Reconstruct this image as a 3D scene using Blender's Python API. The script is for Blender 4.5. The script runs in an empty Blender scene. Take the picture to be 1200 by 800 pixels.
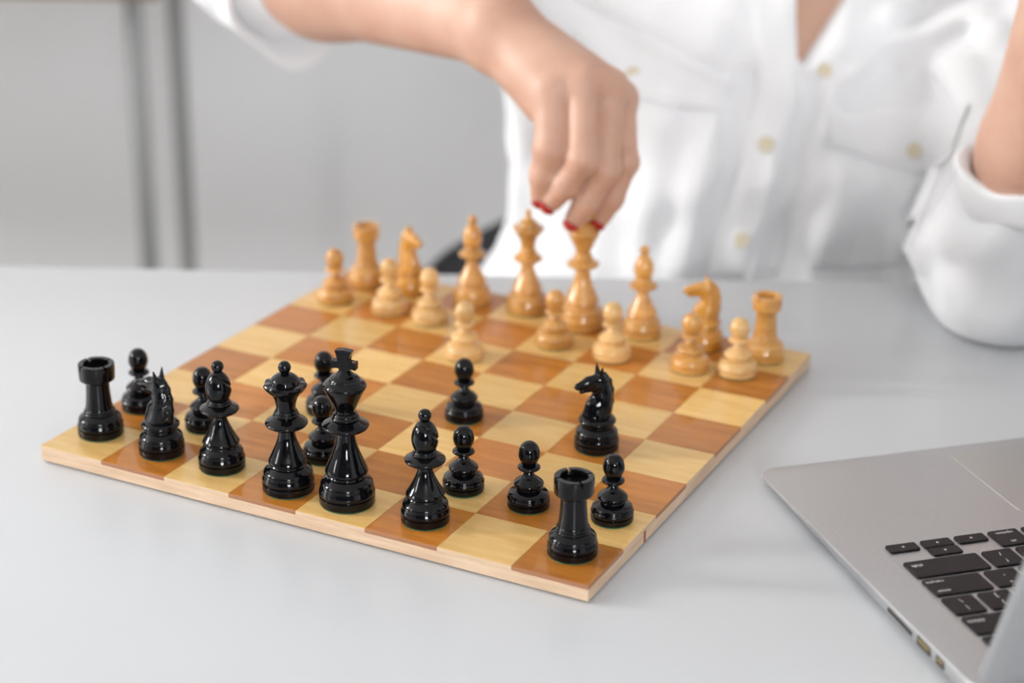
import bpy, bmesh, math, random
import numpy as np
from mathutils import Vector, Matrix

# ------------------------------------------------------------------ camera, world, lights, exposure
scn = bpy.context.scene
COL = scn.collection
TABLE = 0.740                     # table top height
BT = 0.7505                       # chess board playing surface
U = 0.043                         # one chess square
CAM_LOC = Vector((0.28431, -0.97103, 0.46132 + BT))
CAM_R = Vector((0.99968266, 0.02175842, 0.01269435))
CAM_U = Vector((-0.01991149, 0.37382743, 0.92728452))
CAM_F = Vector((-0.01543075, 0.92724302, -0.37414205))
FPX = 2213.78                     # focal length in pixels of a 1200 wide frame
cd = bpy.data.cameras.new('camera')
cd.sensor_width = 36.0
cd.lens = FPX * 36 / 1200
cd.clip_start = 0.02
cd.dof.use_dof = True
cd.dof.focus_distance = 1.00
cd.dof.aperture_fstop = 4.0
cam = bpy.data.objects.new('camera', cd)
COL.objects.link(cam)
m = Matrix.Identity(4)
for i in range(3):
    m[i][0] = CAM_R[i]; m[i][1] = CAM_U[i]; m[i][2] = -CAM_F[i]; m[i][3] = CAM_LOC[i]
cam.matrix_world = m
scn.camera = cam

w = bpy.data.worlds.new('daylight'); scn.world = w; w.use_nodes = True
w.node_tree.nodes['Background'].inputs[0].default_value = (0.90, 0.95, 1.0, 1)
w.node_tree.nodes['Background'].inputs[1].default_value = 1.5

def area(name, loc, direction, sx, sy, power, col=(1, 1, 1)):
    l = bpy.data.lights.new(name, 'AREA'); l.shape = 'RECTANGLE'; l.size = sx; l.size_y = sy
    l.energy = power; l.color = col
    o = bpy.data.objects.new(name, l); COL.objects.link(o); o.location = loc
    o.rotation_euler = Vector(direction).to_track_quat('-Z', 'Y').to_euler()
    return o
# daylight through the windows to the left and behind the camera (the lights fill the window openings)
area('window_left_offscreen', (-3.06, -1.25, 1.85), (1, 0, 0), 0.62, 0.80, 60, (1.0, 0.985, 0.96))
area('window_left_offscreen', (-3.06, 0.18, 1.90), (1, 0, 0), 0.56, 0.80, 185, (1.0, 0.985, 0.96))
area('window_behind_camera_offscreen', (0.9, -4.26, 1.75), (0, 1, 0), 0.80, 0.80, 168, (0.96, 0.98, 1.0))
scn.view_settings.view_transform = 'Standard'
scn.view_settings.look = 'None'
scn.view_settings.gamma = 1.0
scn.view_settings.use_curve_mapping = False
scn.view_settings.exposure = -0.90

# ------------------------------------------------------------------ helpers
def at(px, py, wy):
    """point of the room on the plane y = wy seen at a pixel of the photograph"""
    d = CAM_F + CAM_R * ((px - 600) / FPX) + CAM_U * ((400 - py) / FPX)
    return CAM_LOC + d * ((wy - CAM_LOC.y) / d.y)

def ray(px, py):
    d = CAM_F + CAM_R * ((px - 600) / FPX) + CAM_U * ((400 - py) / FPX)
    return d.normalized()

def link(name, me, mat=None, parent=None, smooth=None):
    o = bpy.data.objects.new(name, me)
    COL.objects.link(o)
    if mat is not None and not me.materials:
        me.materials.append(mat)
    if parent is not None:
        o.parent = parent
    if smooth is not None:
        me.polygons.foreach_set('use_smooth', [True] * len(me.polygons))
        if smooth < 179:
            me.set_sharp_from_angle(angle=math.radians(smooth))
    return o

def bm_mesh(bm, name='mesh'):
    me = bpy.data.meshes.new(name)
    bmesh.ops.recalc_face_normals(bm, faces=bm.faces)
    bm.to_mesh(me); bm.free()
    return me

def box(bm, x0, x1, y0, y1, z0, z1, bev=0.0, seg=2):
    r = bmesh.ops.create_cube(bm, size=1.0)
    vs = r['verts']
    for v in vs:
        v.co = Vector(((x0 + x1) / 2 + v.co.x * (x1 - x0), (y0 + y1) / 2 + v.co.y * (y1 - y0), (z0 + z1) / 2 + v.co.z * (z1 - z0)))
    if bev > 0:
        es = list({e for v in vs for e in v.link_edges})
        bmesh.ops.bevel(bm, geom=es, offset=bev, segments=seg, affect='EDGES', profile=0.5)

def box_obj(name, dims, mat, parent=None, bev=0.0, seg=2):
    bm = bmesh.new(); box(bm, *dims, bev=bev, seg=seg)
    return link(name, bm_mesh(bm), mat, parent, 40 if bev else None)

def empty(name, loc=(0, 0, 0), rz=0.0):
    o = bpy.data.objects.new(name, None); COL.objects.link(o)
    o.empty_display_size = 0.02
    o.location = loc; o.rotation_euler = (0, 0, rz)
    return o

def tag(o, label, cat, group=None):
    o['label'] = label; o['category'] = cat
    if group: o['group'] = group
    return o

def struct(o, label=None):
    o['kind'] = 'structure'
    if label:
        o['label'] = label
    return o

def tube(bm, pts, rad, n=12, cap=True):
    pts = [Vector(p) for p in pts]
    rads = rad if isinstance(rad, (list, tuple)) else [rad] * len(pts)
    rings = []
    up = Vector((0.13, 0.31, 0.94)).normalized()
    for i, p in enumerate(pts):
        d = (pts[min(i + 1, len(pts) - 1)] - pts[max(i - 1, 0)]).normalized()
        a = d.cross(up)
        if a.length < 1e-3: a = d.cross(Vector((1, 0, 0)))
        a.normalize(); b = d.cross(a)
        rings.append([bm.verts.new(p + (a * math.cos(t) + b * math.sin(t)) * rads[i]) for t in [2 * math.pi * k / n for k in range(n)]])
    for r0, r1 in zip(rings, rings[1:]):
        for k in range(n):
            bm.faces.new((r0[k], r0[(k + 1) % n], r1[(k + 1) % n], r1[k]))
    if cap:
        bm.faces.new(rings[0]); bm.faces.new(rings[-1])

# ------------------------------------------------------------------ materials
def mat_basic(name, col, rough=0.5, metal=0.0, coat=0.0, coat_rough=0.05, spec=0.5, sss=0.0, sheen=0.0):
    mt = bpy.data.materials.new(name); mt.use_nodes = True
    b = mt.node_tree.nodes['Principled BSDF']
    b.inputs['Base Color'].default_value = (*col, 1)
    b.inputs['Roughness'].default_value = rough
    b.inputs['Metallic'].default_value = metal
    b.inputs['Coat Weight'].default_value = coat
    b.inputs['Coat Roughness'].default_value = coat_rough
    b.inputs['Specular IOR Level'].default_value = spec
    if sss:
        b.inputs['Subsurface Weight'].default_value = sss
        b.inputs['Subsurface Radius'].default_value = (0.012, 0.005, 0.003)
        b.inputs['Subsurface Scale'].default_value = 0.6
    if sheen:
        b.inputs['Sheen Weight'].default_value = sheen
    return mt

def nodes(mt):
    return mt.node_tree.nodes, mt.node_tree.links, mt.node_tree.nodes['Principled BSDF']

def noise_col(mt, c1, c2, scale=20, detail=4, stretch=(1, 1, 1), bump=0.0, bdist=0.001, rand=False, lo=0.3, hi=0.7, distortion=0.0):
    """mixes two colours with stretched noise in object space, optional fine relief"""
    n, l, b = nodes(mt)
    tc = n.new('ShaderNodeTexCoord'); mp = n.new('ShaderNodeMapping'); mp.inputs['Scale'].default_value = stretch
    l.new(tc.outputs['Object'], mp.inputs['Vector'])
    if rand:
        oi = n.new('ShaderNodeObjectInfo'); mu = n.new('ShaderNodeMath'); mu.operation = 'MULTIPLY'; mu.inputs[1].default_value = 37.0
        l.new(oi.outputs['Random'], mu.inputs[0])
        cb = n.new('ShaderNodeCombineXYZ')
        for k in range(3): l.new(mu.outputs[0], cb.inputs[k])
        l.new(cb.outputs[0], mp.inputs['Location'])
    nz = n.new('ShaderNodeTexNoise'); nz.inputs['Scale'].default_value = scale; nz.inputs['Detail'].default_value = detail
    nz.inputs['Distortion'].default_value = distortion
    l.new(mp.outputs[0], nz.inputs['Vector'])
    cr = n.new('ShaderNodeValToRGB')
    cr.color_ramp.elements[0].position = lo; cr.color_ramp.elements[1].position = hi
    cr.color_ramp.elements[0].color = (*c1, 1); cr.color_ramp.elements[1].color = (*c2, 1)
    l.new(nz.outputs['Fac'], cr.inputs['Fac'])
    src = cr.outputs['Color']
    if rand:
        hs = n.new('ShaderNodeHueSaturation')
        mr = n.new('ShaderNodeMapRange'); mr.inputs['To Min'].default_value = 0.86; mr.inputs['To Max'].default_value = 1.12
        l.new(oi.outputs['Random'], mr.inputs['Value']); l.new(mr.outputs[0], hs.inputs['Value'])
        l.new(src, hs.inputs['Color']); src = hs.outputs['Color']
    l.new(src, b.inputs['Base Color'])
    if bump:
        bp = n.new('ShaderNodeBump'); bp.inputs['Strength'].default_value = bump; bp.inputs['Distance'].default_value = bdist
        l.new(nz.outputs['Fac'], bp.inputs['Height']); l.new(bp.outputs[0], b.inputs['Normal'])
    return mt

M = {}
M['table'] = noise_col(mat_basic('white_laminate', (0.80, 0.81, 0.82), 0.33), (0.605, 0.618, 0.637), (0.62, 0.633, 0.652), 6)
M['wall'] = noise_col(mat_basic('painted_wall', (0.7, 0.7, 0.71), 0.9), (0.905, 0.915, 0.935), (0.92, 0.93, 0.95), 3)
M['wall_dim'] = mat_basic('darkened_unseen_wall', (0.12, 0.12, 0.125), 0.9)  # unseen wall behind the camera, darkened so the black pieces reflect less light
M['ceiling'] = mat_basic('white_ceiling', (0.86, 0.86, 0.86), 0.95)
M['floor'] = noise_col(mat_basic('grey_floor', (0.4, 0.38, 0.36), 0.5), (0.42, 0.39, 0.36), (0.5, 0.47, 0.44), 2, stretch=(1, 8, 1))
M['light_sq'] = noise_col(mat_basic('maple_veneer', (0.8, 0.5, 0.2), 0.45, coat=0.4, coat_rough=0.05, spec=0.3), (0.72, 0.43, 0.13), (0.82, 0.545, 0.21), 26, 5, (1, 7, 1), 0.05, 0.0004, True)
M['dark_sq'] = noise_col(mat_basic('walnut_veneer', (0.45, 0.16, 0.03), 0.45, coat=0.4, coat_rough=0.05, spec=0.3), (0.42, 0.140, 0.014), (0.57, 0.215, 0.03), 26, 5, (1, 6, 1), 0.05, 0.0004, True)
M['board_wood'] = noise_col(mat_basic('pale_plywood', (0.75, 0.55, 0.38), 0.5), (0.58, 0.40, 0.26), (0.74, 0.55, 0.39), 30, 5, (1, 1, 9))
M['dark_edge'] = mat_basic('dark_veneer_edge', (0.36, 0.17, 0.09), 0.5)
M['knot'] = mat_basic('wood_plug', (0.32, 0.11, 0.04), 0.5)
M['black'] = mat_basic('black_lacquer', (0.003, 0.003, 0.004), 0.07, coat=0.0, spec=0.3)
M['felt'] = noise_col(mat_basic('green_felt', (0.02, 0.12, 0.06), 0.95), (0.015, 0.10, 0.05), (0.03, 0.16, 0.08), 600)
M['boxwood'] = noise_col(mat_basic('varnished_boxwood', (0.65, 0.34, 0.1), 0.3, coat=0.6, coat_rough=0.08), (0.52, 0.23, 0.048), (0.68, 0.36, 0.10), 60, 4, (1, 1, 5), rand=True)
M['boxwood_pale'] = noise_col(mat_basic('pale_boxwood', (0.7, 0.45, 0.2), 0.35, coat=0.4, coat_rough=0.1), (0.62, 0.34, 0.11), (0.76, 0.49, 0.21), 60, 4, (1, 1, 5), rand=True)
M['boxwood_deep'] = noise_col(mat_basic('amber_boxwood', (0.65, 0.3, 0.05), 0.3, coat=0.6, coat_rough=0.08), (0.55, 0.23, 0.025), (0.68, 0.33, 0.055), 60, 4, (1, 1, 5), rand=True)
M['alu'] = noise_col(mat_basic('anodised_aluminium', (0.55, 0.55, 0.55), 0.42, metal=0.85), (0.50, 0.503, 0.508), (0.54, 0.543, 0.548), 900, 2)
M['pad'] = mat_basic('glass_trackpad', (0.50, 0.49, 0.475), 0.3, metal=0.6)
M['key'] = mat_basic('black_keycap', (0.012, 0.008, 0.010), 0.45, spec=0.25)
M['legend'] = mat_basic('white_print', (0.75, 0.75, 0.75), 0.6)
M['port'] = mat_basic('dark_port', (0.03, 0.028, 0.025), 0.5)
M['contact'] = mat_basic('brass_contact', (0.4, 0.3, 0.12), 0.35, metal=0.8)
M['screen'] = mat_basic('dark_screen', (0.012, 0.012, 0.014), 0.08)
M['rubber'] = mat_basic('black_rubber', (0.02, 0.02, 0.02), 0.8)
M['skin'] = noise_col(mat_basic('skin', (0.7, 0.4, 0.28), 0.48, sss=0.25), (0.55, 0.310, 0.220), (0.66, 0.415, 0.310), 30, 4, lo=0.25, hi=0.75, bump=0.06, bdist=0.001)
M['nail'] = mat_basic('red_nail_polish', (0.42, 0.004, 0.012), 0.15, coat=0.6)
M['shirt'] = noise_col(mat_basic('white_cotton', (0.83, 0.84, 0.86), 0.9, sheen=0.2), (0.90, 0.915, 0.94), (0.93, 0.94, 0.96), 500, 3, bump=0.15, bdist=0.0004)
M['button'] = mat_basic('cream_button', (0.78, 0.70, 0.52), 0.35)
M['jeans'] = noise_col(mat_basic('blue_denim', (0.1, 0.15, 0.25), 0.9), (0.08, 0.12, 0.22), (0.13, 0.18, 0.30), 400)
M['hair'] = noise_col(mat_basic('brown_hair', (0.06, 0.03, 0.018), 0.5), (0.045, 0.022, 0.012), (0.09, 0.045, 0.025), 90, 4, (6, 6, 1), 0.5, 0.003)
M['eye'] = mat_basic('eye_white', (0.75, 0.73, 0.7), 0.2)
M['iris'] = mat_basic('iris_brown', (0.05, 0.025, 0.012), 0.1)
M['lip'] = mat_basic('lip', (0.45, 0.14, 0.12), 0.4)
M['shell'] = mat_basic('dark_grey_shell', (0.11, 0.11, 0.115), 0.55)
M['steel'] = mat_basic('grey_steel', (0.29, 0.30, 0.298), 0.5, metal=0.2)
M['brown'] = noise_col(mat_basic('brown_wood', (0.25, 0.15, 0.09), 0.5), (0.20, 0.12, 0.075), (0.29, 0.18, 0.11), 8, 4, (1, 10, 10))
M['frame'] = mat_basic('window_frame', (0.8, 0.8, 0.8), 0.5)
gl = bpy.data.materials.new('window_glass'); gl.use_nodes = True
nn, ll = gl.node_tree.nodes, gl.node_tree.links
nn.remove(nn['Principled BSDF'])
tr = nn.new('ShaderNodeBsdfTransparent'); gs = nn.new('ShaderNodeBsdfGlossy'); gs.inputs['Roughness'].default_value = 0.02
mx = nn.new('ShaderNodeMixShader'); mx.inputs[0].default_value = 0.06
ll.new(tr.outputs[0], mx.inputs[1]); ll.new(gs.outputs[0], mx.inputs[2]); ll.new(mx.outputs[0], nn['Material Output'].inputs[0])
M['glass'] = gl

# ------------------------------------------------------------------ implicit surfaces (smooth blended bodies)
def A3(p): return np.array([p[0], p[1], p[2]], np.float32)
def rc(p, a, b, ra, rb):
    a = A3(a); ba = A3(b) - a
    pa = p - a
    h = np.clip(pa @ ba / max(float(ba @ ba), 1e-9), 0, 1)
    return np.linalg.norm(pa - h[:, None] * ba, axis=1) - (ra + (rb - ra) * h)
def el(p, c, r, R=None):
    q = p - A3(c)
    if R is not None: q = q @ R
    r = np.array(r, np.float32)
    k0 = np.linalg.norm(q / r, axis=1); k1 = np.linalg.norm(q / (r * r), axis=1)
    return k0 * (k0 - 1) / np.maximum(k1, 1e-6)
def smin(a, b, k):
    h = np.maximum(k - np.abs(a - b), 0) / k
    return np.minimum(a, b) - h * h * k * 0.25
def smax(a, b, k): return -smin(-a, -b, k)
def chain(p, pts, rads, k=0.003):
    d = None
    for i in range(len(pts) - 1):
        e = rc(p, pts[i], pts[i + 1], rads[i], rads[i + 1])
        d = e if d is None else smin(d, e, k)
    return d

def sdf_mesh(f, lo, hi, v, B=8, slack=1.35, newton=2):
    lo = np.array(lo, np.float32); hi = np.array(hi, np.float32)
    nb = np.ceil((hi - lo) / (v * B)).astype(int)
    n = nb * B
    bc = np.stack(np.meshgrid(*[np.arange(k) for k in nb], indexing='ij'), -1).reshape(-1, 3)
    ctr = lo + (bc * B + (B - 1) / 2).astype(np.float32) * v
    fc = f(ctr)
    F = np.repeat(np.repeat(np.repeat(fc.reshape(nb), B, 0), B, 1), B, 2).astype(np.float32)
    act = bc[np.abs(fc) < B * v * 0.87 * slack + v]
    off = np.stack(np.meshgrid(*[np.arange(B)] * 3, indexing='ij'), -1).reshape(-1, 3)
    for s in range(0, len(act), 400):
        idx = (act[s:s + 400, None, :] * B + off[None]).reshape(-1, 3)
        F[idx[:, 0], idx[:, 1], idx[:, 2]] = f(lo + idx.astype(np.float32) * v)
    S = F < 0
    cnt = np.zeros(tuple(n - 1), np.uint8)
    for i in (0, 1):
        for j in (0, 1):
            for k in (0, 1):
                cnt += S[i:n[0] - 1 + i, j:n[1] - 1 + j, k:n[2] - 1 + k]
    cells = np.argwhere((cnt > 0) & (cnt < 8))
    vid = np.full(tuple(n - 1), -1, np.int32)
    vid[cells[:, 0], cells[:, 1], cells[:, 2]] = np.arange(len(cells))
    acc = np.zeros((len(cells), 3), np.float32); num = np.zeros(len(cells), np.float32)
    cor = [(i, j, k) for i in (0, 1) for j in (0, 1) for k in (0, 1)]
    for c0 in cor:
        for ax in range(3):
            if c0[ax] == 1: continue
            c1 = list(c0); c1[ax] = 1
            p0 = cells + c0; p1 = cells + c1
            f0 = F[p0[:, 0], p0[:, 1], p0[:, 2]]; f1 = F[p1[:, 0], p1[:, 1], p1[:, 2]]
            cr = (f0 < 0) != (f1 < 0)
            t = np.where(cr, f0 / np.where(cr, f0 - f1, 1), 0)
            pos = np.array(c0, np.float32)[None] + t[:, None] * (np.array(c1) - np.array(c0))[None]
            acc += pos * cr[:, None]; num += cr
    V = lo + (cells + acc / np.maximum(num, 1)[:, None]).astype(np.float32) * v
    e = v * 0.4
    for _ in range(newton):
        d = f(V)
        g = np.stack([f(V + np.eye(3, dtype=np.float32)[k] * e) - d for k in range(3)], 1) / e
        gl2 = np.maximum((g * g).sum(1), 0.2)
        step = -(d / gl2)[:, None] * g
        ln = np.linalg.norm(step, axis=1, keepdims=True)
        V = V + step * np.minimum(1, 0.5 * v / np.maximum(ln, 1e-9))
    quads = []
    for ax in range(3):
        sl0 = [slice(1, n[k] - 1) for k in range(3)]; sl1 = list(sl0)
        sl0[ax] = slice(0, n[ax] - 1); sl1[ax] = slice(1, n[ax])
        a_, b_ = S[tuple(sl0)], S[tuple(sl1)]
        ed = np.argwhere(a_ != b_)
        neg = a_[ed[:, 0], ed[:, 1], ed[:, 2]]
        base = ed.copy()
        for k in range(3):
            if k != ax: base[:, k] += 1
        u, w_ = (ax + 1) % 3, (ax + 2) % 3
        def cid(du, dw):
            c = base.copy(); c[:, u] += du; c[:, w_] += dw
            return vid[c[:, 0], c[:, 1], c[:, 2]]
        q = np.stack([cid(-1, -1), cid(0, -1), cid(0, 0), cid(-1, 0)], 1)
        q[~neg] = q[~neg][:, ::-1]
        quads.append(q)
    Q = np.concatenate(quads)
    Q = Q[(Q >= 0).all(1)]
    me = bpy.data.meshes.new('surface')
    me.vertices.add(len(V)); me.vertices.foreach_set('co', V.astype(np.float32).ravel())
    me.loops.add(Q.size); me.loops.foreach_set('vertex_index', Q.astype(np.int32).ravel())
    me.polygons.add(len(Q)); me.polygons.foreach_set('loop_start', np.arange(0, Q.size, 4, dtype=np.int32))
    me.polygons.foreach_set('loop_total', np.full(len(Q), 4, np.int32))
    me.update(); me.validate()
    me.polygons.foreach_set('use_smooth', [True] * len(me.polygons))
    return me

# ------------------------------------------------------------------ room
WL, WR, WB, WF, WC = -3.0, 2.8, 1.62, -4.2, 2.6
def slab(name, dims, mat, label=None):
    return struct(box_obj(name, dims, mat), label)
slab('floor', (WL - .1, WR + .1, WF - .1, WB + .1, -0.1, 0.0), M['floor'])
slab('ceiling', (WL - .1, WR + .1, WF - .1, WB + .1, WC, WC + .1), M['ceiling'])
slab('wall_back', (WL - .1, WR + .1, WB, WB + .1, 0, WC), M['wall'], 'plain pale grey painted wall behind the seated person')
def wall_with_windows(name, axis, pos, thick, a0, a1, wins, z0, z1):
    bm = bmesh.new()
    def b(u0, u1, za, zb):
        if u1 - u0 < 1e-4: return
        if axis == 'x': box(bm, pos - thick, pos, u0, u1, za, zb)
        else: box(bm, u0, u1, pos - thick, pos, za, zb)
    b(a0, a1, 0, z0); b(a0, a1, z1, WC)
    e = [a0] + [q for wn in wins for q in wn] + [a1]
    for k in range(0, len(e), 2): b(e[k], e[k + 1], z0, z1)
    o = struct(link(name, bm_mesh(bm), M['wall'] if axis == 'x' else M['wall_dim']))
    return o
wall_with_windows('wall_left', 'x', WL, 0.1, WF, WB, [(-1.57, -0.93), (-0.11, 0.47)], 1.44, 2.32)
slab('wall_right', (WR, WR + .1, WF, WB, 0, WC), M['wall'])
wall_with_windows('wall_front', 'y', WF, 0.1, WL, WR, [(0.48, 1.32)], 1.33, 2.17)
def window(n, axis, pos, u0, u1, z0, z1):
    def bx(bm, a0, a1, za, zb, t0, t1):
        if axis == 'x': box(bm, pos + t0, pos + t1, a0, a1, za, zb)
        else: box(bm, a0, a1, pos + t0, pos + t1, za, zb)
    root = struct(empty('window_%d' % n, ((pos, (u0 + u1) / 2, z0) if axis == 'x' else ((u0 + u1) / 2, pos, z0))))
    root_inv = root.matrix_basis.inverted()
    bm = bmesh.new(); fw = 0.025
    bx(bm, u0, u1, z0, z0 + fw, -.06, -.01); bx(bm, u0, u1, z1 - fw, z1, -.06, -.01)
    bx(bm, u0, u0 + fw, z0 + fw, z1 - fw, -.06, -.01); bx(bm, u1 - fw, u1, z0 + fw, z1 - fw, -.06, -.01)
    um = (u0 + u1) / 2
    bx(bm, um - .012, um + .012, z0 + fw, z1 - fw, -.06, -.01)
    f = link('window_frame', bm_mesh(bm), M['frame'], root); f.matrix_parent_inverse = root_inv
    for (a, c) in ((u0 + fw, um - .012), (um + .012, u1 - fw)):
        bm = bmesh.new(); bx(bm, a, c, z0 + fw, z1 - fw, -.04, -.034)
        g = link('pane', bm_mesh(bm), M['glass'], root); g.matrix_parent_inverse = root_inv
window(1, 'x', WL, -1.57, -0.93, 1.44, 2.32)
window(2, 'x', WL, -0.11, 0.47, 1.44, 2.32)
window(3, 'y', WF, 0.48, 1.32, 1.33, 2.17)

# ------------------------------------------------------------------ table
t = tag(empty('table', (0.3, -0.06, 0)), 'large white laminate table under the chess board and laptop', 'table')
tx0, tx1, ty0, ty1 = -0.95, 1.35, -0.48, 0.328
o = box_obj('table_top', (tx0 - .3, tx1 - .3, ty0 + .06, ty1 + .06, TABLE - .028, TABLE), M['table'], t, 0.002)
for sx in (tx0 + .06, tx1 - .12):
    for sy in (ty0 + .06, ty1 - .12):
        box_obj('leg', (sx - .3, sx - .24, sy + .06, sy + .12, 0, TABLE - .027), M['frame'], t, 0.003)

# ------------------------------------------------------------------ chess board
TH = math.radians(25.6)
def bw(i, j, z=0.0):
    """board square coordinates -> room"""
    return Vector(((i * math.cos(TH) + j * math.sin(TH)) * U, (-i * math.sin(TH) + j * math.cos(TH)) * U, BT + z))
board = tag(empty('chess_board', (*bw(0, 0).xy, TABLE), -TH), 'glossy wooden chess board with honey and brown veneer squares on white table', 'chess board')
BH = BT - TABLE
bm = bmesh.new(); box(bm, 0, 8 * U, 0, 8 * U, 0.0012, BH - 0.0026, bev=0.0004, seg=1)
link('board_core', bm_mesh(bm), M['board_wood'], board)
box_obj('underside_frame', (0.011, 8 * U - .011, 0.011, 8 * U - .011, -0.0001, 0.0013), M['dark_edge'], board)
def square_mesh(mt, edge):
    bm = bmesh.new(); box(bm, 0.00004, U - 0.00004, 0.00004, U - 0.00004, -0.0026, 0, bev=0.00018, seg=1)
    me = bm_mesh(bm); me.materials.append(mt); me.materials.append(edge)
    for pl in me.polygons:
        if abs(pl.normal.z) < 0.3: pl.material_index = 1
    return me
sqm = [square_mesh(M['light_sq'], M['board_wood']), square_mesh(M['dark_sq'], M['dark_edge'])]
for i in range(8):
    for j in range(8):
        o = link('square', sqm[(i + j) % 2], None, board)
        o.location = (i * U, j * U, BH)
bm = bmesh.new(); box(bm, 8 * U - .002, 8 * U + .0002, 1.62 * U, 1.68 * U, 0.0015, BH - .0026)
link('wood_plug', bm_mesh(bm), M['knot'], board)

# ------------------------------------------------------------------ chess pieces (profiles in millimetres)
def spline(pts, sub=5):
    if len(pts) < 3: return list(pts)
    P = [np.array(q, float) for q in pts]
    P = [2 * P[0] - P[1]] + P + [2 * P[-1] - P[-2]]
    out = []
    for k in range(1, len(P) - 2):
        for s in range(sub):
            t_ = s / sub
            a, b, c, d = P[k - 1], P[k], P[k + 1], P[k + 2]
            out.append(tuple(0.5 * ((2 * b) + (-a + c) * t_ + (2 * a - 5 * b + 4 * c - d) * t_ ** 2 + (-a + 3 * b - 3 * c + d) * t_ ** 3)))
    out.append(tuple(pts[-1]))
    return [(max(q[0], 0.0), q[1]) for q in out]

def lathe(segs, n=48, mod=None, sub=5):
    """segs: list of point lists; each list is splined, joints between lists stay crisp"""
    prof = []
    for s in segs:
        q = spline(s, sub)
        if prof and abs(prof[-1][0] - q[0][0]) + abs(prof[-1][1] - q[0][1]) < 1e-4: q = q[1:]
        prof += q
    bm = bmesh.new(); rings = []
    for (r, h) in prof:
        if r < 1e-3:
            rings.append([bm.verts.new((0, 0, h * .001))]); continue
        ring = []
        for k in range(n):
            a = 2 * math.pi * k / n
            rr, hh = (r, h) if mod is None else mod(r, h, a)
            ring.append(bm.verts.new((rr * math.cos(a) * .001, rr * math.sin(a) * .001, hh * .001)))
        rings.append(ring)
    for r0, r1 in zip(rings, rings[1:]):
        if len(r0) == 1 and len(r1) == 1: continue
        for k in range(n):
            if len(r0) == 1: bm.faces.new((r0[0], r1[k], r1[(k + 1) % n]))
            elif len(r1) == 1: bm.faces.new((r0[k], r0[(k + 1) % n], r1[0]))
            else: bm.faces.new((r0[k], r0[(k + 1) % n], r1[(k + 1) % n], r1[k]))
    if len(rings[0]) > 1: bm.faces.new(rings[0])
    if len(rings[-1]) > 1: bm.faces.new(rings[-1])
    me = bm_mesh(bm)
    me.polygons.foreach_set('use_smooth', [True] * len(me.polygons))
    me.set_sharp_from_angle(angle=math.radians(42))
    return me

def base_segs(R, hg, rt, ht):
    return [[(0, 0.5), (R - .9, 0.5)], [(R - .9, .5), (R - .1, 1.0), (R, 2.0)], [(R, 2.0), (R, hg)], [(R, hg), (R - .8, hg + .45), (R - .15, hg + .95)],
            [(R - .15, hg + .95), (R + .05, hg + 2.4), (R * .955, hg + (ht - hg) * .48), (R * .84 + rt * .1, hg + (ht - hg) * .74), (rt, ht)], [(rt, ht), (rt - 1.5, ht)], [(rt - 1.5, ht), (0, ht)]]

def felt_mesh(R): return lathe([[(0, 0), (R - .7, 0)], [(R - .7, 0), (R - .7, .55)], [(R - .7, .55), (0, .55)]], 32)

def king_parts():
    P = [('felt_pad', felt_mesh(15.1)), ('base', lathe(base_segs(15.1, 5.2, 10.4, 16.2)))]
    P.append(('stem', lathe([[(9.6, 15.6), (10.3, 16.4), (9.9, 17.3)], [(9.9, 17.3), (11.5, 18.8), (11.4, 20.6), (10.0, 24), (7.6, 29.5), (5.7, 35.5), (4.6, 42.5)], [(4.6, 42.5), (0, 42.5)]])))
    P.append(('collar', lathe([[(4.4, 42.3), (7.5, 42.8), (11.3, 44.2), (12.5, 45.5), (12.0, 46.6), (9.0, 48.2), (7.0, 49.2)], [(7.0, 49.2), (7.6, 50.2), (6.8, 51.2)], [(6.8, 51.2), (6.7, 52.2), (5.9, 53.1)], [(5.9, 53.1), (0, 53.1)]])))
    P.append(('head', lathe([[(5.2, 52.8), (5.5, 55), (7.2, 59), (9.4, 63.5), (11.2, 67.2), (11.5, 68.8), (10.6, 70.2)], [(10.6, 70.2), (9.3, 70.9), (8.6, 71.4)], [(8.6, 71.4), (7.6, 73.2), (5.2, 74.6)], [(5.2, 74.6), (4.3, 75.6), (2.6, 77.4)], [(2.6, 77.4), (0, 77.4)]])))
    bm = bmesh.new()
    def prism(pts, d):
        f = [bm.verts.new((x * .001, -d * .001, z * .001)) for x, z in pts]; b = [bm.verts.new((x * .001, d * .001, z * .001)) for x, z in pts]
        bm.faces.new(f); bm.faces.new(b[::-1])
        for k in range(len(pts)): bm.faces.new((f[k], b[k], b[(k + 1) % len(pts)], f[(k + 1) % len(pts)]))
    prism([(-2.4, 76.9), (2.4, 76.9), (2.1, 78.6), (3.2, 79.2), (6.9, 77.9), (7.0, 82.6), (3.0, 82.0), (2.6, 83.0), (4.8, 88.4), (0, 89.0), (-4.8, 88.4), (-2.6, 83.0), (-3.0, 82.0), (-7.0, 82.6), (-6.9, 77.9), (-3.2, 79.2), (-2.1, 78.6)], 2.3)
    bmesh.ops.bevel(bm, geom=list(bm.edges), offset=.0004, segments=1, affect='EDGES')
    P.append(('cross', bm_mesh(bm)))
    return P

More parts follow.
